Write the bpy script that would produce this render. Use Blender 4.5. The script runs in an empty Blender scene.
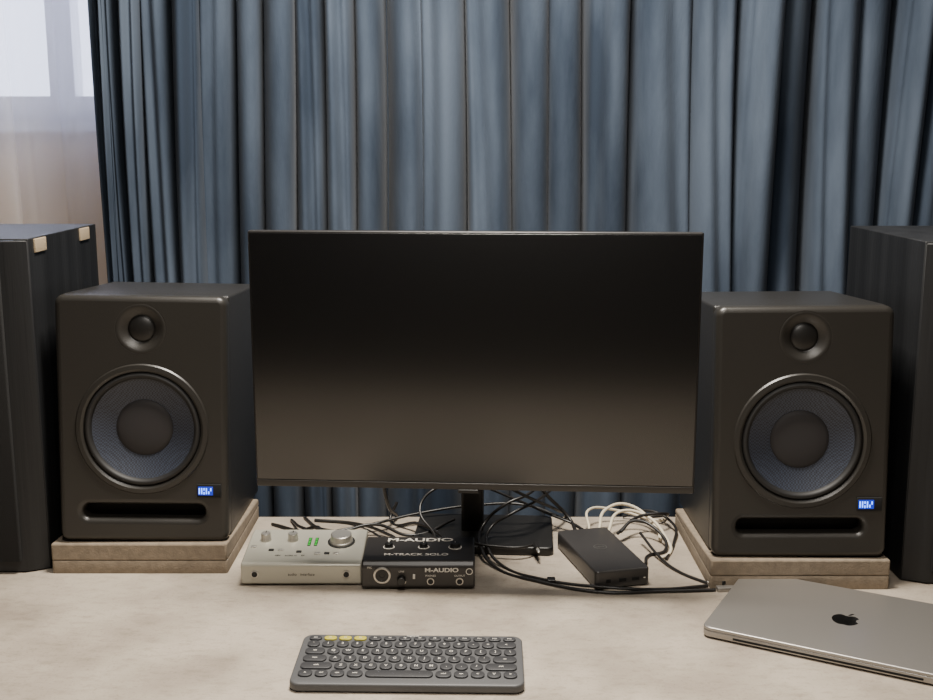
import bpy, math, random
from mathutils import Vector
random.seed(3)
D=bpy.data; C=bpy.context
def lin(c): 
    c/=255.0
    return c/12.92 if c<=0.04045 else ((c+0.055)/1.055)**2.4
def S(r,g,b): return (lin(r),lin(g),lin(b),1)

def mat(name,col,rough=0.5,metal=0,spec=0.5,col2=None,nscale=20,bump=0,bscale=200,stretch=(1,1,1),emit=None,estr=0,sheen=0,sheencol=None,detail=4,ramp=(0.35,0.65)):
    m=D.materials.new(name); m.use_nodes=True
    nt=m.node_tree; p=nt.nodes['Principled BSDF']
    p.inputs['Base Color'].default_value=col
    p.inputs['Roughness'].default_value=rough
    p.inputs['Metallic'].default_value=metal
    p.inputs['Specular IOR Level'].default_value=spec
    if sheen:
        p.inputs['Sheen Weight'].default_value=sheen
        p.inputs['Sheen Roughness'].default_value=0.4
        p.inputs['Sheen Tint'].default_value=sheencol or (1,1,1,1)
    if emit:
        p.inputs['Emission Color'].default_value=emit
        p.inputs['Emission Strength'].default_value=estr
    if col2 or bump:
        tc=nt.nodes.new('ShaderNodeTexCoord'); mp=nt.nodes.new('ShaderNodeMapping')
        mp.inputs['Scale'].default_value=stretch
        nt.links.new(tc.outputs['Object'],mp.inputs['Vector'])
    if col2:
        n=nt.nodes.new('ShaderNodeTexNoise'); n.inputs['Scale'].default_value=nscale; n.inputs['Detail'].default_value=detail
        r=nt.nodes.new('ShaderNodeValToRGB')
        r.color_ramp.elements[0].position=ramp[0]; r.color_ramp.elements[0].color=col
        r.color_ramp.elements[1].position=ramp[1]; r.color_ramp.elements[1].color=col2
        nt.links.new(mp.outputs[0],n.inputs['Vector']); nt.links.new(n.outputs[0],r.inputs[0]); nt.links.new(r.outputs[0],p.inputs['Base Color'])
    if bump:
        n2=nt.nodes.new('ShaderNodeTexNoise'); n2.inputs['Scale'].default_value=bscale; n2.inputs['Detail'].default_value=3
        b=nt.nodes.new('ShaderNodeBump'); b.inputs['Strength'].default_value=bump; b.inputs['Distance'].default_value=0.002
        nt.links.new(mp.outputs[0],n2.inputs['Vector']); nt.links.new(n2.outputs[0],b.inputs['Height']); nt.links.new(b.outputs[0],p.inputs['Normal'])
    return m

# ---------------- mesh helpers
def empty(name,loc=(0,0,0),rot=(0,0,0)):
    o=D.objects.new(name,None); o.empty_display_size=0.05
    o.location=loc; o.rotation_euler=rot; C.collection.objects.link(o); return o
def add(name,verts,faces,m,parent=None,loc=(0,0,0),rot=(0,0,0),ang=35):
    me=D.meshes.new(name); me.from_pydata([tuple(v) for v in verts],[],faces); me.update()
    import bmesh
    bm=bmesh.new(); bm.from_mesh(me); bmesh.ops.recalc_face_normals(bm,faces=bm.faces); bm.to_mesh(me); bm.free()
    for p in me.polygons: p.use_smooth=True
    me.set_sharp_from_angle(angle=math.radians(ang))
    for mm in (m if isinstance(m,list) else [m]): me.materials.append(mm)
    o=D.objects.new(name,me); C.collection.objects.link(o)
    o.location=loc; o.rotation_euler=rot
    if parent: o.parent=parent
    return o
def rr(w,d,r,seg=5,cx=0,cy=0):
    r=min(r,w/2-1e-5,d/2-1e-5); pts=[]
    for (sx,sy,a0) in ((1,1,0),(-1,1,90),(-1,-1,180),(1,-1,270)):
        for i in range(seg+1):
            a=math.radians(a0+90*i/seg)
            pts.append((cx+sx*(w/2-r)+r*math.cos(a),cy+sy*(d/2-r)+r*math.sin(a)))
    return pts
def slab_geo(V,F,cx,cy,z0,w,d,h,r=0.002,b=0.001,bb=None,seg=5,bs=3):
    """rounded rectangle prism, top bevel b, bottom bevel bb"""
    bb=b if bb is None else bb
    rings=[]
    if bb>0:
        for i in range(bs+1):
            a=math.pi/2*i/bs; rings.append((bb*(1-math.sin(a)),z0+bb*(1-math.cos(a))))
    else: rings.append((0,z0))
    if b>0:
        for i in range(bs+1):
            a=math.pi/2*i/bs; rings.append((b*(1-math.cos(a)),z0+h-b+b*math.sin(a)))
    else: rings.append((0,z0+h))
    base=len(V); n=4*(seg+1)
    for ins,z in rings:
        for (x,y) in rr(w-2*ins,d-2*ins,max(r-ins,0.0002),seg,cx,cy): V.append((x,y,z))
    for k in range(len(rings)-1):
        for i in range(n):
            j=(i+1)%n; F.append((base+k*n+i,base+k*n+j,base+(k+1)*n+j,base+(k+1)*n+i))
    F.append(tuple(base+i for i in reversed(range(n))))
    F.append(tuple(base+(len(rings)-1)*n+i for i in range(n)))
def slab(name,cx,cy,z0,w,d,h,m,parent=None,r=0.002,b=0.001,bb=None,rot=(0,0,0),seg=5,loc=None):
    V=[];F=[]
    if loc is None: slab_geo(V,F,0,0,0,w,d,h,r,b,bb,seg); loc=(cx,cy,z0)
    else: slab_geo(V,F,cx,cy,z0,w,d,h,r,b,bb,seg)
    return add(name,V,F,m,parent,loc,rot)
def box(name,x0,x1,y0,y1,z0,z1,m,parent=None,b=0.0):
    if b>0: return slab(name,(x0+x1)/2,(y0+y1)/2,z0,x1-x0,y1-y0,z1-z0,m,parent,r=b,b=b)
    V=[(x,y,z) for x in (x0,x1) for y in (y0,y1) for z in (z0,z1)]
    F=[(0,1,3,2),(4,6,7,5),(0,4,5,1),(2,3,7,6),(0,2,6,4),(1,5,7,3)]
    return add(name,V,F,m,parent)
def lathe(name,prof,m,parent=None,loc=(0,0,0),rot=(0,0,0),axis='Y',n=64,ang=35):
    V=[];F=[];k=len(prof)
    for i in range(n):
        a=2*math.pi*i/n
        for (r,h) in prof:
            if axis=='Y': V.append((r*math.cos(a),-h,r*math.sin(a)))
            else: V.append((r*math.cos(a),r*math.sin(a),h))
    for i in range(n):
        j=(i+1)%n
        for q in range(k-1): F.append((i*k+q,j*k+q,j*k+q+1,i*k+q+1))
    o=add(name,V,F,m,parent,loc,rot,ang)
    import bmesh
    bm=bmesh.new(); bm.from_mesh(o.data); bmesh.ops.remove_doubles(bm,verts=bm.verts,dist=1e-6)
    bmesh.ops.recalc_face_normals(bm,faces=bm.faces); bm.to_mesh(o.data); bm.free()
    return o
def text(name,s,size,m,parent,loc,rot=(0,0,0),bold=0.0,sx=1.0):
    cu=D.curves.new(name,'FONT'); cu.body=s; cu.size=size; cu.align_x='CENTER'; cu.align_y='CENTER'; cu.extrude=0.00008; cu.offset=bold
    t=D.objects.new('tmp',cu); C.collection.objects.link(t)
    C.view_layer.update()
    me=D.meshes.new_from_object(t.evaluated_get(C.evaluated_depsgraph_get()))
    D.objects.remove(t)
    me.materials.clear(); me.materials.append(m)
    o=D.objects.new(name,me); C.collection.objects.link(o); o.parent=parent; o.location=loc; o.rotation_euler=rot; o.scale=(sx,1,1)
    return o
def plate_holes(name,splines,th,bev,m,parent,loc):
    cu=D.curves.new(name,'CURVE'); cu.dimensions='2D'; cu.fill_mode='BOTH'; cu.extrude=th/2-bev; cu.bevel_depth=bev; cu.bevel_resolution=4; cu.offset=-bev
    for pts in splines:
        sp=cu.splines.new('POLY'); sp.points.add(len(pts)-1)
        for i,(x,y) in enumerate(pts): sp.points[i].co=(x,y,0,1)
        sp.use_cyclic_u=True
    t=D.objects.new('tmp',cu); C.collection.objects.link(t); C.view_layer.update()
    me=D.meshes.new_from_object(t.evaluated_get(C.evaluated_depsgraph_get())); D.objects.remove(t)
    me.materials.clear(); me.materials.append(m)
    for p in me.polygons: p.use_smooth=True
    me.set_sharp_from_angle(angle=math.radians(30))
    o=D.objects.new(name,me); C.collection.objects.link(o); o.parent=parent; o.location=loc; o.rotation_euler=(math.pi/2,0,0)
    return o
def cable(name,pts,r,m,parent):
    cu=D.curves.new(name,'CURVE'); cu.dimensions='3D'; cu.bevel_depth=r; cu.bevel_resolution=3; cu.use_fill_caps=True; cu.resolution_u=10
    sp=cu.splines.new('BEZIER'); sp.bezier_points.add(len(pts)-1)
    for i,p in enumerate(pts):
        bp=sp.bezier_points[i]; bp.co=p; bp.handle_left_type='AUTO'; bp.handle_right_type='AUTO'
    cu.materials.append(m)
    o=D.objects.new(name,cu); C.collection.objects.link(o); o.parent=parent; return o

# ---------------- materials
M_desk=mat('desk_concrete_laminate',S(140,129,116),0.5,col2=S(173,162,147),nscale=8,detail=14,bump=0.15,bscale=60,ramp=(0.3,0.62))
nt=M_desk.node_tree; p=nt.nodes['Principled BSDF']
src=p.inputs['Base Color'].links[0].from_socket
def deskmark(src,scale,stretch,rot,lo,hi,col,fac):
    n=nt.nodes.new('ShaderNodeTexNoise'); n.inputs['Scale'].default_value=scale; n.inputs['Detail'].default_value=8; n.inputs['Roughness'].default_value=.7
    tc=nt.nodes.new('ShaderNodeTexCoord'); mp=nt.nodes.new('ShaderNodeMapping'); mp.inputs['Scale'].default_value=stretch; mp.inputs['Rotation'].default_value=(0,0,rot)
    r=nt.nodes.new('ShaderNodeValToRGB'); r.color_ramp.elements[0].position=lo; r.color_ramp.elements[0].color=col; r.color_ramp.elements[1].position=hi; r.color_ramp.elements[1].color=(1,1,1,1)
    mm=nt.nodes.new('ShaderNodeMixRGB'); mm.blend_type='MULTIPLY'; mm.inputs[0].default_value=fac
    nt.links.new(tc.outputs['Object'],mp.inputs[0]); nt.links.new(mp.outputs[0],n.inputs[0]); nt.links.new(n.outputs[0],r.inputs[0])
    nt.links.new(src,mm.inputs[1]); nt.links.new(r.outputs[0],mm.inputs[2]); return mm.outputs[0]
s1=deskmark(src,38,(1,2.4,1),.5,.30,.50,(.72,.70,.68,1),.8)
s2=deskmark(s1,260,(1,1,1),0,.34,.46,(.70,.68,.66,1),.7)
s3=deskmark(s2,22,(1,9,1),-.5,.30,.36,(.72,.69,.66,1),.7)
nt.links.new(s3,p.inputs['Base Color'])

M_cab=mat('black_vinyl_wood',S(18,19,21),0.5,col2=S(28,29,31),nscale=30,stretch=(1,1,0.05),bump=0.4,bscale=120,spec=.4)
M_cabfront=mat('speaker_cloth',S(14,14,15),0.9,bump=0.4,bscale=800)
M_spk=mat('matte_black_vinyl',S(38,36,33),0.36,bump=0.12,bscale=900)
M_spkbody=mat('speaker_body_vinyl',S(34,33,32),0.38,bump=0.2,bscale=700)
M_black=mat('black_plastic',S(20,19,18),0.45)
M_rubber=mat('rubber_surround',S(19,18,18),0.6)
M_blackh=mat('black_hole',S(5,5,5),0.9)
M_capm=mat('dust_cap',S(46,44,45),0.65,spec=.3)
M_dome=mat('tweeter_dome',S(18,17,16),0.4)
M_pad=mat('foam_pad',S(118,106,91),0.95,col2=S(133,120,103),nscale=90,bump=0.4,bscale=400)
M_screen=mat('screen_panel',S(5,5,6),0.26,spec=1.0)
M_bezel=mat('monitor_bezel',S(26,24,23),0.4)
M_chin=mat('monitor_chin',S(44,41,38),0.35)
M_silver=mat('silver_aluminium',S(196,192,184),0.38,metal=0.85)
M_ifsilver=mat('brushed_interface_shell',S(174,171,158),0.42,metal=0.4)
M_lap=mat('laptop_aluminium',S(158,154,149),0.38,metal=0.75)
M_ltxt=mat('light_print',S(205,200,190),0.6)
M_dtxt=mat('dark_print',S(20,20,20),0.5)
M_green=mat('green_led',S(40,160,50),0.4,emit=S(60,220,60),estr=0.3)
M_key=mat('key_plastic',S(46,46,48),0.5)
M_kb=mat('keyboard_body',S(76,76,77),0.5)
M_yel=mat('yellow_key',S(170,160,50),0.5)
M_cable=mat('black_cable',S(24,22,21),0.4)
M_cream=mat('cream_cable',S(200,190,168),0.5)
M_dock=mat('dock_plastic',S(50,48,47),0.35)
M_blue=mat('blue_led',S(40,80,255),0.4,emit=(0.12,0.3,1,1),estr=4.5)
M_blued=mat('blue_led_glow',S(10,20,80),0.4,emit=(0.01,0.04,0.7,1),estr=0.9)
M_felt=mat('felt_pad',S(150,134,110),0.95,bump=0.6,bscale=500)
M_wall=mat('wall_paint',S(252,226,184),0.9)
M_room=mat('room_paint',S(92,88,84),0.9)
M_ceil=mat('ceiling_paint',S(150,146,140),0.9)
M_floor=mat('floor_wood',S(80,62,46),0.5,col2=S(62,46,34),nscale=6,stretch=(1,8,1))
M_white=mat('window_pvc',S(235,235,238),0.4)

M_cone=mat('woven_cone',S(52,58,74),0.5)
nt=M_cone.node_tree; p=nt.nodes['Principled BSDF']
tc=nt.nodes.new('ShaderNodeTexCoord'); ck=nt.nodes.new('ShaderNodeTexChecker'); ck.inputs['Scale'].default_value=420
ck.inputs['Color1'].default_value=S(28,31,40); ck.inputs['Color2'].default_value=S(54,60,74)
nt.links.new(tc.outputs['Object'],ck.inputs['Vector']); nt.links.new(ck.outputs[0],p.inputs['Base Color'])

M_vel=mat('blue_velvet',S(44,53,66),0.9,spec=0.1,col2=S(77,87,101),nscale=9,stretch=(1,1,0.22),bump=0.3,bscale=350,sheen=0.10,sheencol=S(205,205,205),detail=6)

M_sheer=D.materials.new('sheer_fabric'); M_sheer.use_nodes=True
nt=M_sheer.node_tree; nt.nodes.clear()
out=nt.nodes.new('ShaderNodeOutputMaterial'); mx=nt.nodes.new('ShaderNodeMixShader'); mx2=nt.nodes.new('ShaderNodeMixShader')
tr=nt.nodes.new('ShaderNodeBsdfTransparent'); tl=nt.nodes.new('ShaderNodeBsdfTranslucent'); df=nt.nodes.new('ShaderNodeBsdfDiffuse')
tl.inputs[0].default_value=S(240,240,250); df.inputs[0].default_value=S(238,236,240)
mx2.inputs[0].default_value=0.5; nt.links.new(tl.outputs[0],mx2.inputs[1]); nt.links.new(df.outputs[0],mx2.inputs[2])
mx.inputs[0].default_value=0.5; nt.links.new(tr.outputs[0],mx.inputs[1]); nt.links.new(mx2.outputs[0],mx.inputs[2]); nt.links.new(mx.outputs[0],out.inputs[0])

M_glass=D.materials.new('window_glass'); M_glass.use_nodes=True
nt=M_glass.node_tree; nt.nodes.clear(); out=nt.nodes.new('ShaderNodeOutputMaterial'); tr=nt.nodes.new('ShaderNodeBsdfTransparent'); gl=nt.nodes.new('ShaderNodeBsdfGlossy'); gl.inputs['Roughness'].default_value=0.02
mx=nt.nodes.new('ShaderNodeMixShader'); mx.inputs[0].default_value=0.05
nt.links.new(tr.outputs[0],mx.inputs[1]); nt.links.new(gl.outputs[0],mx.inputs[2]); nt.links.new(mx.outputs[0],out.inputs[0])

# ---------------- room
XL,XR,YF,YB,ZF,ZC=-2.0,2.0,-1.7,2.68,-0.75,1.8
box('floor',XL-.1,XR+.1,YF-.1,YB+.1,ZF-.08,ZF,M_floor)
box('ceiling',XL-.1,XR+.1,YF-.1,YB+.1,ZC,ZC+.08,M_ceil)
box('wall_left',XL-.1,XL,YF,YB,ZF,ZC,M_room)
box('wall_right',XR,XR+.1,YF,YB,ZF,ZC,M_room)
box('wall_front',XL-.1,XR+.1,YF-.1,YF,ZF,ZC,M_room)
WX0,WX1,WZ0,WZ1=-1.7,1.2,0.69,1.6
wb=empty('wall_back')
box('below_window',XL-.1,XR+.1,YB,YB+.12,ZF,WZ0,M_wall,wb)
box('above_window',XL-.1,XR+.1,YB,YB+.12,WZ1,ZC,M_wall,wb)
box('left_of_window',XL-.1,WX0,YB,YB+.12,WZ0,WZ1,M_wall,wb)
box('right_of_window',WX1,XR+.1,YB,YB+.12,WZ0,WZ1,M_wall,wb)
wn=empty('window_1')
box('frame_bottom',WX0,WX1,YB+.03,YB+.09,WZ0,WZ0+.06,M_white,wn)
box('frame_top',WX0,WX1,YB+.03,YB+.09,WZ1-.06,WZ1,M_white,wn)
for i,x in enumerate((WX0,-1.0,-.1,.55,WX1-.06)): box('mullion_%d'%(i+1),x,x+.06,YB+.03,YB+.09,WZ0+.06,WZ1-.06,M_white,wn)
box('sill',WX0-.03,WX1+.03,YB-.06,YB+.03,WZ0-.025,WZ0,M_white,wn)
box('glass',WX0+.06,WX1-.06,YB+.055,YB+.06,WZ0+.06,WZ1-.06,M_glass,wn)

# curtains
def curtain(name,crests,x_end,A,yv,m,z0,z1,nz=36,per=28,seed=1,om=(.10,.21),pw=.75):
    rnd=random.Random(seed)
    val=[crests[0]-(crests[1]-crests[0])/2]+[(a+b)/2 for a,b in zip(crests[:-1],crests[1:])]+[x_end]
    amp=[]
    for i in range(len(crests)):
        w=val[i+1]-val[i]; amp.append(min(A*1.2,A*(0.55+w/0.11*0.45))*rnd.uniform(.75,1.1))
    ph=[rnd.uniform(0,6.28) for _ in crests]; yvs=[rnd.uniform(-.02,.02) for _ in range(len(crests)+1)]
    sk=[rnd.uniform(-.45,.45) for _ in crests]; shp=[rnd.choice([0,1,1]) for _ in crests]; omg=[rnd.uniform(*om) for _ in crests]
    off=[rnd.uniform(-.15,.15) for _ in crests]
    V=[];F=[]
    for k in range(nz+1):
        z=z1+(z0-z1)*k/nz
        row=[]
        for i in range(len(crests)):
            for s in range(per+(1 if i==len(crests)-1 else 0)):
                t=s/per; u=t-0.5
                w=val[i+1]-val[i]
                x=val[i]+w*t
                c=max(0,math.cos(math.pi*u))
                a=amp[i]*(1+.10*math.sin(ph[i]+3*z))
                d=a*c**pw
                if shp[i]: d-=a*.16*math.exp(-((u-off[i]-.06*math.sin(z*1.5+ph[i]))/.09)**2)
                x+=-w*omg[i]*math.sin(2*math.pi*t)+sk[i]*w*c*.5
                x+=.008*math.sin(2.1*z+ph[i])*c+.006*math.sin(3*z+x*5)
                yb=yvs[i]*(1-t)+yvs[i+1]*t
                row.append((x,yv+yb-d+.006*math.sin(2.5*z+x*7),z))
        cols=len(row); V+=row
    for k in range(nz):
        for i in range(cols-1): F.append((k*cols+i,k*cols+i+1,(k+1)*cols+i+1,(k+1)*cols+i))
    return add(name,V,F,m,ang=180)
px=[86,98,110,120,150,178,212,238,265,305,335,363,395,440,490,532,570,607,665,730,757,810,852,895,922]
cr=[(q-466.5)/1100*2.09 for q in px]
while cr[-1]<1.35: cr.append(cr[-1]+random.uniform(.06,.11))
c1=curtain('velvet_curtain',cr,cr[-1]+.05,.175,2.31,M_vel,ZF+.02,1.68,seed=5)
sh=[-1.85]
while sh[-1]<-.6: sh.append(sh[-1]+random.uniform(.05,.12))
curtain('sheer_curtain',sh,sh[-1]+.04,.03,2.52,M_sheer,ZF+.02,1.70,seed=9,om=(0,.05),pw=1)
rod=empty('curtain_rod')
cable('rod',[(-1.95,2.2,1.72),(0,2.2,1.72),(1.6,2.2,1.72)],.014,M_silver,rod)
for i,x in enumerate((-1.9,0,1.55)): box('bracket_%d'%(i+1),x-.01,x+.01,2.19,YB,1.71,1.73,M_silver,rod)

# ---------------- desk
dk=empty('desk')
slab('top',0,1.138,-.03,2.5,1.376,.03,M_desk,dk,r=.004,b=.0015)
for i,(x,y) in enumerate(((-1.18,.5),(1.18,.5),(-1.18,1.78),(1.18,1.78))): box('leg_%d'%(i+1),x-.03,x+.03,y-.03,y+.03,ZF,-.03,M_black,dk)
box('apron',-1.15,1.15,1.77,1.79,-.12,-.03,M_black,dk)

# ---------------- passive cabinets
def cabinet(loc,rz,sx):
    e=empty('bookshelf_loudspeaker',loc,(0,0,rz)); w,d,h,ch=.29,.32,.502,.032
    def prism(name,P,z0,z1,m):
        n=len(P);V=[(x*sx,y,z0) for x,y in P]+[(x*sx,y,z1) for x,y in P]
        F=[tuple(range(n)),tuple(range(n,2*n))]+[(i,(i+1)%n,n+(i+1)%n,n+i) for i in range(n)]
        o=add(name,V,F,m,e); b=o.modifiers.new('b','BEVEL'); b.width=.0015; b.segments=2; b.limit_method='ANGLE'; return o
    prism('cabinet_body',[(0,.012),(0,d),(-w,d),(-w,.012)],0,h,M_cab)
    prism('front_frame',[(0,.0105),(-ch,-.004),(-w+ch,-.004),(-w,.0105)],0.002,h-.002,M_cab)
    slab('grille',-w/2*sx,-.006,.02,w-2*ch-.01,.01,h-.04,M_cabfront,e,r=.002,b=.001)
    return e
cl=cabinet((-.632,1.575,0),math.radians(.8),1)
crt=cabinet((.643,1.53,0),0,-1)
for i,y in enumerate((.035,.235)): slab('felt_pad_%d'%(i+1),.001,y+.020,.480,.004,.044,.020,M_felt,cl,r=.001,b=.001)

# ---------------- isolation pads
def pad(x0,x1,y0,y1,hf,hb):
    e=empty('speaker_isolation_pad')
    cx=(x0+x1)/2
    slab('base_slab',cx,(y0+y1)/2,0,x1-x0,y1-y0,.02,M_pad,e,r=.004,b=.001)
    V=[(x0,y0,.02),(x1,y0,.02),(x1,y1,.02),(x0,y1,.02),(x0,y0,hf),(x1,y0,hf),(x1,y1,hb),(x0,y1,hb)]
    F=[(0,1,2,3),(4,5,6,7),(0,1,5,4),(1,2,6,5),(2,3,7,6),(3,0,4,7)]
    o=add('wedge',V,F,M_pad,e); b=o.modifiers.new('b','BEVEL'); b.width=.003; b.segments=2
    return e
TL=math.radians(3.2)
pad(-.624,-.360,1.568,1.826,.047,.047-.258*math.tan(TL)); pad(.354,.614,1.508,1.785,.045,.045-.277*math.tan(TL))

# ---------------- studio monitors
def studio(cx,y,z,rz,ry,H):
    e=empty('studio_monitor_speaker',(cx,y,z),(-TL,ry,rz))
    W,Dp,TH=.251,.295,.032
    outline=rr(W,H,.014,8,0,H/2)
    wz,tz=.172,.322
    def circ(cx,cz,r,n=72): return [(cx+r*math.cos(2*math.pi*i/n),cz+r*math.sin(2*math.pi*i/n)) for i in range(n)]
    slot=rr(.180,.021,.0095,6,0,.046)
    plate_holes('baffle',[outline,circ(0,wz,.088),circ(0,tz,.029),slot],TH,.009,M_spk,e,(0,TH/2,0))
    slab('cabinet_body',0,TH+.0005+(Dp-TH)/2,0.001,W-.003,Dp-TH,H-.002,M_spkbody,e,r=.004,b=.004)
    lathe('woofer_trim_ring',[(.0885,-.006),(.0965,-.003),(.0985,.0005),(.0965,.0028),(.0905,.0035),(.087,.001),(.0855,-.004)],M_spk,e,(0,0,wz),n=96)
    lathe('woofer_surround',[(.0865,-.004),(.085,.0),(.082,.0025),(.079,.002),(.0765,-.001),(.0755,-.005)],M_rubber,e,(0,0,wz),n=96,ang=60)
    lathe('woofer_cone',[(.077,-.004),(.065,-.0085),(.052,-.0125),(.041,-.0155)],M_cone,e,(0,0,wz),n=96,ang=60)
    lathe('dust_cap',[(.0425,-.0155),(.0415,-.0138),(.036,-.0120),(.026,-.0104),(.014,-.0095),(.0001,-.0093)],M_capm,e,(0,0,wz),n=72,ang=60)
    lathe('tweeter_waveguide',[(.038,-.0008),(.036,.0003),(.031,-.001),(.026,-.004),(.0215,-.007),(.019,-.008)],M_spk,e,(0,0,tz),n=72,ang=60)
    lathe('tweeter_dome',[(.0205,-.0085),(.0195,-.0065),(.016,-.0045),(.010,-.003),(.005,-.0024),(.0001,-.0023)],M_dome,e,(0,0,tz),n=64,ang=60)
    slab('port_dark_insert',0,TH-.004,.036,.185,.004,.02,M_blackh,e,r=.001,b=0.0005)  # black insert, its colour stands in for the shade deep in the port
    slab('badge_window',.098,-.0005,.070,.036,.005,.020,M_blackh,e,r=.001,b=.001)
    slab('badge_lit_area',.093,-.0032,.0735,.022,.0012,.013,M_blued,e,r=.0003,b=.0003)
    for i,(x,z,w,h) in enumerate(((-.0085,.0755,.0016,.009),(-.005,.0755,.0016,.009),(-.0015,.075,.0016,.0035),(-.0015,.081,.0016,.0035),(.002,.0755,.0016,.009),(.0055,.0755,.0016,.004),(.0085,.080,.0016,.0045))):
        slab('led_bar_%d'%(i+1),.0925+x,-.004,z,w,.0008,h,M_blue,e,r=.0002,b=.0002)
    return e
studio(-.4850,1.575,.048,math.radians(1.6),math.radians(1.2),.371); studio(.4825,1.515,.046,-math.radians(1.5),-math.radians(.6),.366)

# ---------------- computer monitor
mo=empty('computer_monitor',(.0085,1.475,0),(0,0,-math.radians(3.5)))
W,zb,zt=.613,.161,.521; H=zt-zb
slab('panel_shell',0,.009,zb,W,.016,H,M_bezel,mo,r=.003,b=.002)
slab('rear_housing',0,.032,zb+.05,W*.75,.032,H*.7,M_black,mo,r=.01,b=.008)
slab('screen',0,.0002,zb+.011,W-.006,.0022,H-.014,M_screen,mo,r=.0006,b=.0003)
slab('chin_strip',0,-.0005,zb+.001,W-.004,.003,.009,M_chin,mo,r=.0008,b=.0006)
slab('power_sensor',-.006,.001,zb-.004,.028,.008,.005,M_black,mo,r=.001,b=.001)
slab('vesa_mount',-.010,.066,zb+.10,.12,.04,.12,M_black,mo,r=.004,b=.003)
slab('arm_head',-.012,.165,zb+.11,.06,.18,.08,M_black,mo,r=.006,b=.005)
slab('stand_neck',-.014,.255,.010,.036,.032,.33,M_black,mo,r=.006,b=.003)
slab('stand_base',0.005,.248,0,.225,.155,.014,M_black,mo,r=.010,b=.003)

# ---------------- silver audio interface
ai=empty('audio_interface',(-.2415,1.52,0))
w,d=.177,.112; zf,zbk=.032,.044
P=[(0,0),(d,0),(d,zbk),(d-.02,zbk),(0.004,zf),(0,zf-.003)]
V=[(-w/2,y,z) for y,z in P]+[(w/2,y,z) for y,z in P]; n=len(P)
F=[tuple(range(n)),tuple(range(n,2*n))]+[(i,(i+1)%n,n+(i+1)%n,n+i) for i in range(n)]
V=[(x,y,z+.003) for x,y,z in V]
o=add('shell',V,F,M_ifsilver,ai); b=o.modifiers.new('b','BEVEL'); b.width=.0025; b.segments=3; b.limit_method='ANGLE'; b.angle_limit=.3
for i,(x,y) in enumerate(((-.07,.015),(.07,.015),(-.07,.095),(.07,.095))): lathe('foot_%d'%(i+1),[(.0001,.004),(.006,.004),(.006,0),(.0001,0)],M_rubber,ai,(x,y,0),axis='Z',n=20)
sl=math.atan2(zbk-zf,d-.02)
def top(y): return .003+zf+(y-.004)*(zbk-zf)/(d-.024)
def knob(name,e,x,y,z,r,h,m,rot=(0,0,0),mark=True,skirt=None):
    k=lathe(name,[(r*1.08,0),(r*1.05,h*.25),(r,h*.3),(r*.94,h*.93),(r*.86,h),(.0001,h)],m,e,(x,y,z),rot,axis='Z',n=32,ang=30)
    if mark:
        V=[];F=[];slab_geo(V,F,0,r*.5,h,r*.16,r*.8,.0003,.0001,.0001)
        add(name+'_mark',V,F,M_dtxt if m is M_silver else M_ltxt,e,(x,y,z),rot)
    return k
R=(sl,0,0)
knob('gain_knob_1',ai,-.063,.072,top(.072),.0075,.012,M_silver,R)
knob('gain_knob_2',ai,-.022,.072,top(.072),.0075,.012,M_silver,R)
lathe('encoder_collar',[(.0205,0),(.0205,.0012),(.018,.0015),(.018,0)],M_black,ai,(.052,.066,top(.066)),R,axis='Z',n=48)
knob('volume_encoder',ai,.052,.066,top(.066),.0165,.014,M_silver,R,mark=False)
for i,x in enumerate((.004,.014)):
    V=[];F=[];slab_geo(V,F,0,0,0,.005,.026,.0006,.001,.0003); add('meter_slot_%d'%(i+1),V,F,M_black,ai,(x,.066,top(.066)),R)
    for k in range(5):
        V=[];F=[];slab_geo(V,F,0,-.010+k*.005,.0006,.0034,.0028,.0004,.0003,.0001); add('meter_led_%d_%d'%(i+1,k+1),V,F,M_green,ai,(x,.066,top(.066)),R)
for i,(x,y) in enumerate(((-.078,.05),(-.05,.04),(-.036,.04),(-.008,.035),(.02,.03),(.034,.03),(.048,.03))):
    V=[];F=[];slab_geo(V,F,0,0,0,.008,.005,.0016,.001,.0005); add('button_%d'%(i+1),V,F,M_black if i%2 else M_silver,ai,(x,y,top(y)),R)
for i,x in enumerate((-.068,.066)):
    lathe('front_jack_%d'%(i+1),[(.0058,0),(.0058,.0015),(.0042,.002)],M_silver,ai,(x,0,.0185),n=28)
    lathe('front_jack_hole_%d'%(i+1),[(.0042,.0018),(.003,.0012),(.0001,.0006)],M_black,ai,(x,0,.0185),n=28)
text('label_print','48V    audio in    DI',.0055,M_dtxt,ai,(-.02,.024,top(.024)+.0003),R)
text('front_print','audio   interface',.006,M_dtxt,ai,(0,-.0003,.018),(math.pi/2,0,0))

# ---------------- black audio interface
bi=empty('audio_interface',(-.0700,1.504,0))
w,d,h=.164,.104,.042
P=[(.004,0),(d,0),(d,h),(.006,h),(0,h-.008),(0,.004)]
V=[(-w/2,y,z) for y,z in P]+[(w/2,y,z) for y,z in P]; n=len(P)
F=[tuple(range(n)),tuple(range(n,2*n))]+[(i,(i+1)%n,n+(i+1)%n,n+i) for i in range(n)]
V=[(x,y,z+.002) for x,y,z in V]
M_mb=mat('interface_black',S(42,39,37),0.4)
o=add('shell',V,F,M_mb,bi); b=o.modifiers.new('b','BEVEL'); b.width=.0025; b.segments=3; b.limit_method='ANGLE'; b.angle_limit=.3
slab('feet',0,.05,0,.14,.08,.003,M_rubber,bi,r=.003,b=.0005)
zt2=.044
for i,(x,y,r) in enumerate(((-.046,.058,.006),(.006,.058,.006),(.053,.058,.0075))):
    lathe('knob_skirt_%d'%(i+1),[(r+.0025,0),(r+.0025,.0006),(r+.0012,.0008),(r+.0012,0)],M_ltxt,bi,(x,y,zt2),axis='Z',n=36)
    knob('level_knob_%d'%(i+1),bi,x,y,zt2,r,.007,M_black)
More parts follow.
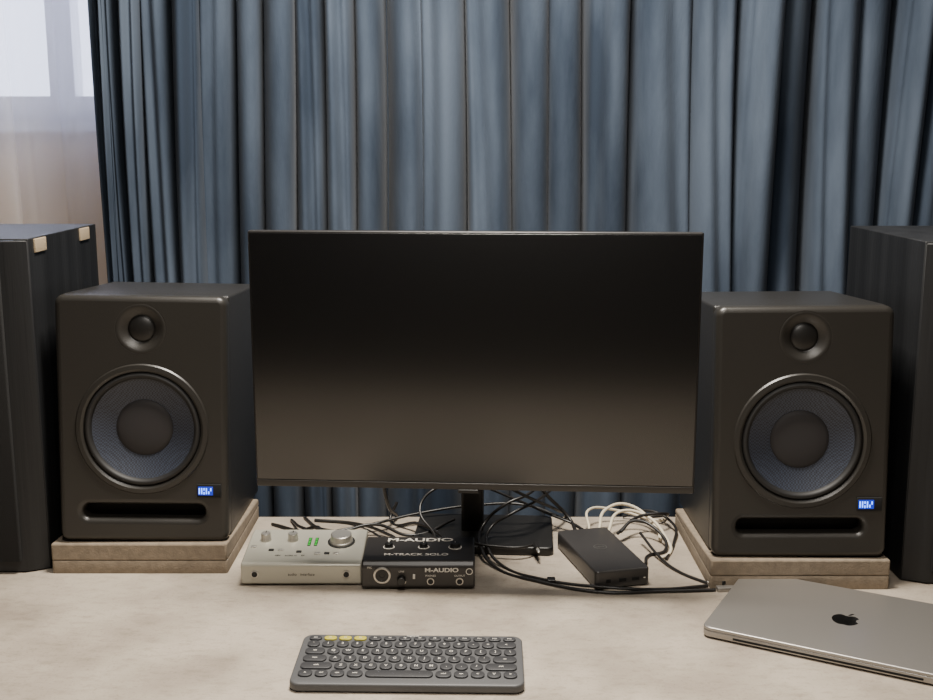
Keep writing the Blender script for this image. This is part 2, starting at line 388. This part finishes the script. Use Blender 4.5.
text('top_logo_print','M-AUDIO',.018,M_ltxt,bi,(.0,.088,zt2+.0003),bold=.0004,sx=1.3)
text('model_print','M-TRACK SOLO',.012,M_ltxt,bi,(-.004,.028,zt2+.0003),bold=.0002,sx=1.1)
fr=(math.pi/2,0,0)
lathe('combo_jack',[(.0125,0),(.0125,.002),(.011,.0028),(.0098,.0028),(.0094,-.0002),(.0001,.0002)],M_silver,bi,(-.052,0,.0235),n=40)
lathe('combo_jack_core',[(.0092,.0008),(.006,.0012),(.004,.0012),(.0035,.0004),(.0001,.0004)],M_black,bi,(-.052,0,.0235),n=40)
text('front_logo_print','M-AUDIO',.0088,M_ltxt,bi,(.034,-.0005,.031),fr,bold=.0002,sx=1.3)
for i,(x,r) in enumerate(((.018,.0040),(-.022,.0032))):
    lathe('front_jack_%d'%(i+1),[(r+.0013,0),(r+.0013,.0016),(r,.0018)],M_silver,bi,(x,0,.014),n=28)
    lathe('front_jack_hole_%d'%(i+1),[(r,.0016),(r*.7,.0008),(.0001,.0006)],M_black,bi,(x,0,.014),n=28)
lathe('phones_jack',[(.0054,0),(.0054,.0016),(.004,.0018)],M_silver,bi,(.060,0,.014),n=28)
lathe('phones_jack_hole',[(.004,.0016),(.003,.0008),(.0001,.0006)],M_black,bi,(.060,0,.014),n=28)
lathe('front_knob',[(.0065,0),(.006,.009),(.005,.010),(.0001,.010)],M_black,bi,(-.024,0,.017),n=28)
for i,(x,z) in enumerate(((.018,.0225),(.060,.0225),(-.024,.029),(-.07,.035))): text('small_print_%d'%(i+1),('PHONES','OUTPUT','LINE','MIC')[i],.004,M_ltxt,bi,(x,-.0005,z),fr)
slab('switch',-.006,.001,.018,.0035,.005,.007,M_ltxt,bi,r=.001,b=.0005)
lathe('badge_ring',[(.005,0),(.005,.0005),(.0040,.0006),(.0040,0)],M_ltxt,bi,(.074,0,.029),n=24)

# ---------------- keyboard
kb=empty('wireless_keyboard',(-.0710,1.198,.0),(math.radians(2.2),0,-math.radians(1.2)))
slab('body',0,.062,.0015,.279,.124,.0105,M_kb,kb,r=.013,b=.0025,bb=.002,seg=10)
V=[];F=[];VY=[];FY=[]
rows=[[14.5/14]*14,[1]*13+[1.5],[1.5]+[1]*13,[1.75]+[1]*11+[1.75],[2.25]+[1]*10+[2.25],[1.1,1,1.1,1.2,4.6,1.2,1.1,1.07,1.07,1.06]]
letters=[None,list('`1234567890-=')+['<'],['tab']+list('qwertyuiop[]\\'),['caps']+list("asdfghjkl;'")+['ret'],['shift']+list('zxcvbnm,./')+['shift'],['fn','ctrl','opt','cmd','','cmd','opt','<','v','>']]
U=.0183; ytop=.117
tl=[]
for ri,row in enumerate(rows):
    hh=.0125 if ri==0 else .0182
    yc=ytop-hh/2; ytop-=hh
    x=-14.5*U/2
    for ki,wk in enumerate(row):
        kw=wk*U-.0030; kh=hh-.0030; cx=x+wk*U/2; x+=wk*U
        if ri==0 and ki in (1,2,3): slab_geo(VY,FY,cx,yc,.0115,kw,kh,.0028,.0045,.0008,0,seg=5)
        else: slab_geo(V,F,cx,yc,.0115,kw,kh,.0028,.0065 if ri else .0045,.0008,0,seg=5)
        if ri and letters[ri][ki]: tl.append((letters[ri][ki].upper() if len(letters[ri][ki])==1 else letters[ri][ki],cx,yc))
        elif ri==0: tl.append(('esc' if ki==0 else 'F%d'%ki,cx,yc))
add('keys',V,F,M_key,kb); add('easy_switch_keys',VY,FY,M_yel,kb)
for i,(s,x,y) in enumerate(tl): text('legend_%d'%(i+1),s,.0060 if len(s)==1 else .0036,M_ltxt,kb,(x,y,.0145),bold=.00008)
text('brand_print','logitech',.005,M_ltxt,kb,(0,.1205,.0121))
slab('rear_foot',0,.108,-.0042,.23,.012,.006,M_rubber,kb,r=.003,b=.001)

# ---------------- laptop
lp=empty('laptop',(.308,1.350,0),(0,0,-math.radians(28.5)))
w,d=.3126,.2212
slab('base_shell',w/2,d/2,.0018,w,d,.0095,M_lap,lp,r=.011,b=.0012,bb=.003,seg=10)
slab('lid',w/2,d/2,.0118,w,d,.0042,M_lap,lp,r=.011,b=.0015,bb=.0003,seg=10)
slab('lid_gap',w/2,d/2,.0112,w-.002,d-.002,.0008,M_blackh,lp,r=.010,b=0,bb=0,seg=10)
for i,(x,y) in enumerate(((.03,.03),(w-.03,.03),(.03,d-.03),(w-.03,d-.03))): lathe('foot_%d'%(i+1),[(.0001,.002),(.008,.002),(.008,0),(.0001,0)],M_rubber,lp,(x,y,0),axis='Z',n=24)
slab('hinge_vent',w/2,.0005,.005,.23,.002,.003,M_blackh,lp,r=.0005,b=.0003)
for i,y in enumerate((.045,.060,.085)): slab('port_%d'%(i+1),.0002,d-y,.006,.002,.008,.003,M_blackh,lp,r=.0005,b=.0003)
pts=[]
for i in range(96):
    a=2*math.pi*i/96; x=math.cos(a)*(1+.10*math.sin(a)); y=math.sin(a)*1.02
    x=math.copysign(abs(x)**.9,x)
    da=(math.degrees(a)-90); y-=.26*math.exp(-(da/16)**2)
    db=(math.degrees(a)-270); y+=.10*math.exp(-(db/14)**2)
    dx,dy=x-1.22,y-.18; rd=math.hypot(dx,dy)
    if rd<.48: x,y=1.22+dx/rd*.48,.18+dy/rd*.48
    pts.append((x,y))
leaf=[]
for i in range(12): t=i/12; leaf.append((.02+.42*t, .92+.45*t+.16*math.sin(math.pi*t)))
for i in range(12): t=1-i/12; leaf.append((.02+.42*t, .92+.45*t-.16*math.sin(math.pi*t)))
def flat(P,s,z): 
    n=len(P); return [(x*s,y*s,z) for x,y in P],[tuple(range(n))]
M_logo=mat('logo_mirror_black',S(18,18,18),.15,metal=.3)
V1,F1=flat(pts,.0175,0); V2,F2=flat(leaf,.0175,0); F2=[tuple(i+len(V1) for i in F2[0])]
add('lid_logo',V1+V2,F1+F2,M_logo,lp,(w/2+.006,d/2-.002,.0161))

# ---------------- docking station
dc=empty('docking_station',(.2065,1.601,0),(0,0,math.radians(13.5)))
slab('housing',0,0,.001,.084,.180,.027,M_dock,dc,r=.006,b=.003)
slab('base_foot',0,0,0,.074,.165,.003,M_rubber,dc,r=.005,b=.0003)
M_lg=mat('logo_grey',S(120,118,115),.3,metal=.7)
lathe('logo_ring',[(.0105,0),(.0105,.0004),(.0090,.0004),(.0090,0)],M_lg,dc,(0,.005,.028),axis='Z',n=40)
text('logo_print','DELL',.0068,M_lg,dc,(0,.005,.0282),bold=.0002)
for i,x in enumerate((-.022,.0,.020)): slab('front_port_%d'%(i+1),x,-.0895,.010,.011 if i else .007,.0022,.005,M_blackh,dc,r=.0004,b=.0003)
slab('power_led',.034,-.0898,.012,.003,.001,.002,M_ltxt,dc,r=.0003,b=.0002)

# ---------------- cables
ct=empty('cable_tangle')
k=[0]
def cb(pts,r=.0022,m=M_cable):
    k[0]+=1; cable('cable_%d'%k[0],pts,r,m,ct)
cb([(.13,1.80,.08),(.10,1.72,.075),(.062,1.70,.064),(.030,1.70,.034),(.022,1.64,.018),(.045,1.585,.0025),(.109,1.530,.0025),(.195,1.492,.0025),(.28,1.495,.0025),(.36,1.50,.0025)],.0026)
cb([(.15,1.78,.07),(.11,1.71,.065),(.072,1.685,.054),(.040,1.68,.034),(.033,1.635,.018),(.055,1.592,.003),(.115,1.537,.003),(.20,1.499,.007),(.285,1.502,.0028),(.352,1.515,.0028)],.0024)
cb([(.28,1.69,.02),(.30,1.62,.006),(.32,1.57,.0025),(.35,1.53,.0025),(.365,1.515,.0025)],.0022)
cb([(.25,1.70,.018),(.275,1.72,.03),(.31,1.70,.02),(.315,1.655,.004),(.285,1.635,.0025),(.275,1.60,.003)],.0026)
cb([(.245,1.70,.015),(.285,1.74,.03),(.335,1.76,.028),(.33,1.80,.01),(.30,1.815,.003)],.0026)
cb([(.23,1.705,.015),(.255,1.75,.035),(.295,1.75,.03),(.325,1.69,.006),(.32,1.645,.003),(.30,1.62,.003)],.0026,M_cream)
cb([(.215,1.705,.018),(.235,1.765,.035),(.275,1.785,.035),(.315,1.74,.010),(.315,1.70,.004)],.0026,M_cream)
cb([(.20,1.71,.018),(.21,1.78,.03),(.26,1.80,.02),(.33,1.79,.006),(.345,1.812,.005)],.0022,M_cream)
cb([(-.30,1.80,.003),(-.27,1.74,.010),(-.22,1.71,.012),(-.15,1.73,.02),(-.09,1.70,.012),(-.02,1.75,.022)],.0026)
cb([(-.28,1.815,.003),(-.25,1.76,.004),(-.20,1.70,.015),(-.215,1.65,.025),(-.225,1.633,.025)],.0024)
cb([(-.26,1.80,.003),(-.19,1.78,.004),(-.13,1.70,.015),(-.11,1.64,.025),(-.11,1.608,.025)],.0026)
cb([(-.05,1.608,.025),(-.05,1.65,.03),(-.075,1.70,.06),(-.05,1.72,.085),(.01,1.74,.085),(.08,1.74,.06),(.14,1.75,.03),(.185,1.73,.016),(.19,1.70,.016)],.0022)
cb([(-.02,1.608,.022),(-.01,1.64,.022),(.04,1.63,.020),(.085,1.625,.020),(.108,1.64,.020)],.0022)
cb([(-.12,1.815,.03),(-.13,1.80,.004),(-.08,1.74,.018),(-.03,1.64,.022),(-.03,1.608,.02)],.0028)
cb([(-.13,1.55,.24),(-.135,1.68,.14),(-.13,1.76,.04),(-.12,1.815,.004),(-.12,1.84,-.02),(-.12,1.845,-.3)],.003)
cb([(.06,1.56,.24),(.09,1.66,.15),(.13,1.74,.07),(.17,1.75,.025),(.178,1.71,.016)],.003)
cb([(-.06,1.56,.24),(.05,1.65,.12),(.155,1.77,.03),(.17,1.81,.01),(.17,1.842,-.04),(.17,1.845,-.3)],.0026)
cb([(.31,1.62,.003),(.335,1.69,.003),(.345,1.76,.012),(.31,1.80,.02),(.27,1.815,.004)],.0024)
cb([(-.33,1.78,.003),(-.25,1.73,.006),(-.18,1.74,.012),(-.08,1.78,.022),(.02,1.80,.03),(.10,1.80,.03),(.16,1.76,.02),(.19,1.71,.018)],.0024)
cb([(-.33,1.73,.003),(-.29,1.70,.004),(-.26,1.72,.016),(-.235,1.68,.028),(-.25,1.633,.026)],.0030)
def plug(name,loc,rz,L,w,m1,m2):
    e=D.objects.new(name,None); C.collection.objects.link(e); e.parent=ct; e.location=loc; e.rotation_euler=(0,0,rz)
    slab('sleeve',0,0,0,w,L,w*.6,m1,e,r=.0015,b=.001); slab('tip',0,-L/2-.006,w*.1,w*.75,.013,w*.4,m2,e,r=.0006,b=.0004)
plug('usb_plug_1',(.375,1.503,0),math.radians(95),.026,.011,M_lap,M_silver)
plug('usb_plug_2',(.366,1.522,0),math.radians(75),.026,.011,M_lap,M_silver)
plug('usb_plug_3',(.381,1.515,.007),math.radians(110),.024,.010,M_cable,M_silver)
lathe('jack_plug_sleeve',[(.0001,.0),(.004,.0),(.0042,.014),(.0035,.022),(.0001,.022)],M_cable,ct,(.108,1.64,.020),(0,0,math.radians(5)),n=20)
lathe('jack_plug_tip',[(.0024,.022),(.0024,.033),(.0014,.036),(.0001,.038)],M_silver,ct,(.108,1.64,.020),(0,0,math.radians(5)),n=20)
slab('cable_strap',.125,1.532,0.0,.012,.014,.007,M_cable,ct,r=.001,b=.001)

# ---------------- lights
def area(name,loc,rot,sx,sy,power,col,parent=None):
    l=D.lights.new(name,'AREA'); l.shape='RECTANGLE'; l.size=sx; l.size_y=sy; l.energy=power; l.color=col
    o=D.objects.new(name,l); C.collection.objects.link(o); o.location=loc; o.rotation_euler=rot; o.parent=parent; return o
cl1=empty('added_fill_lamp')
box('fill_housing',-.25,.25,1.20,1.65,1.72,1.80,M_white,cl1)
area('fill_light',(0,1.43,1.71),(0,0,0),.4,.35,80,(1,.93,.83),cl1)
fill_lamp=empty('added_fill_lamp')  # added fill light, out of view, brightens curtain crests and speaker fronts
box('fill_housing',-.3,.3,-.1,.4,1.72,1.80,M_white,fill_lamp)
area('fill_light',(0,.15,1.71),(0,0,0),.4,.35,27,(1,.94,.86),fill_lamp)
w=D.worlds.new('World'); C.scene.world=w; w.use_nodes=True
bg=w.node_tree.nodes['Background']; bg.inputs[0].default_value=(.70,.76,1,1); bg.inputs[1].default_value=5

cam=D.cameras.new('camera'); co=D.objects.new('camera',cam); C.collection.objects.link(co)
co.location=(0,0,.635); co.rotation_euler=(math.radians(90-10.56),0,0); cam.lens=36*1100/933; cam.sensor_width=36; cam.clip_start=.02
C.scene.camera=co
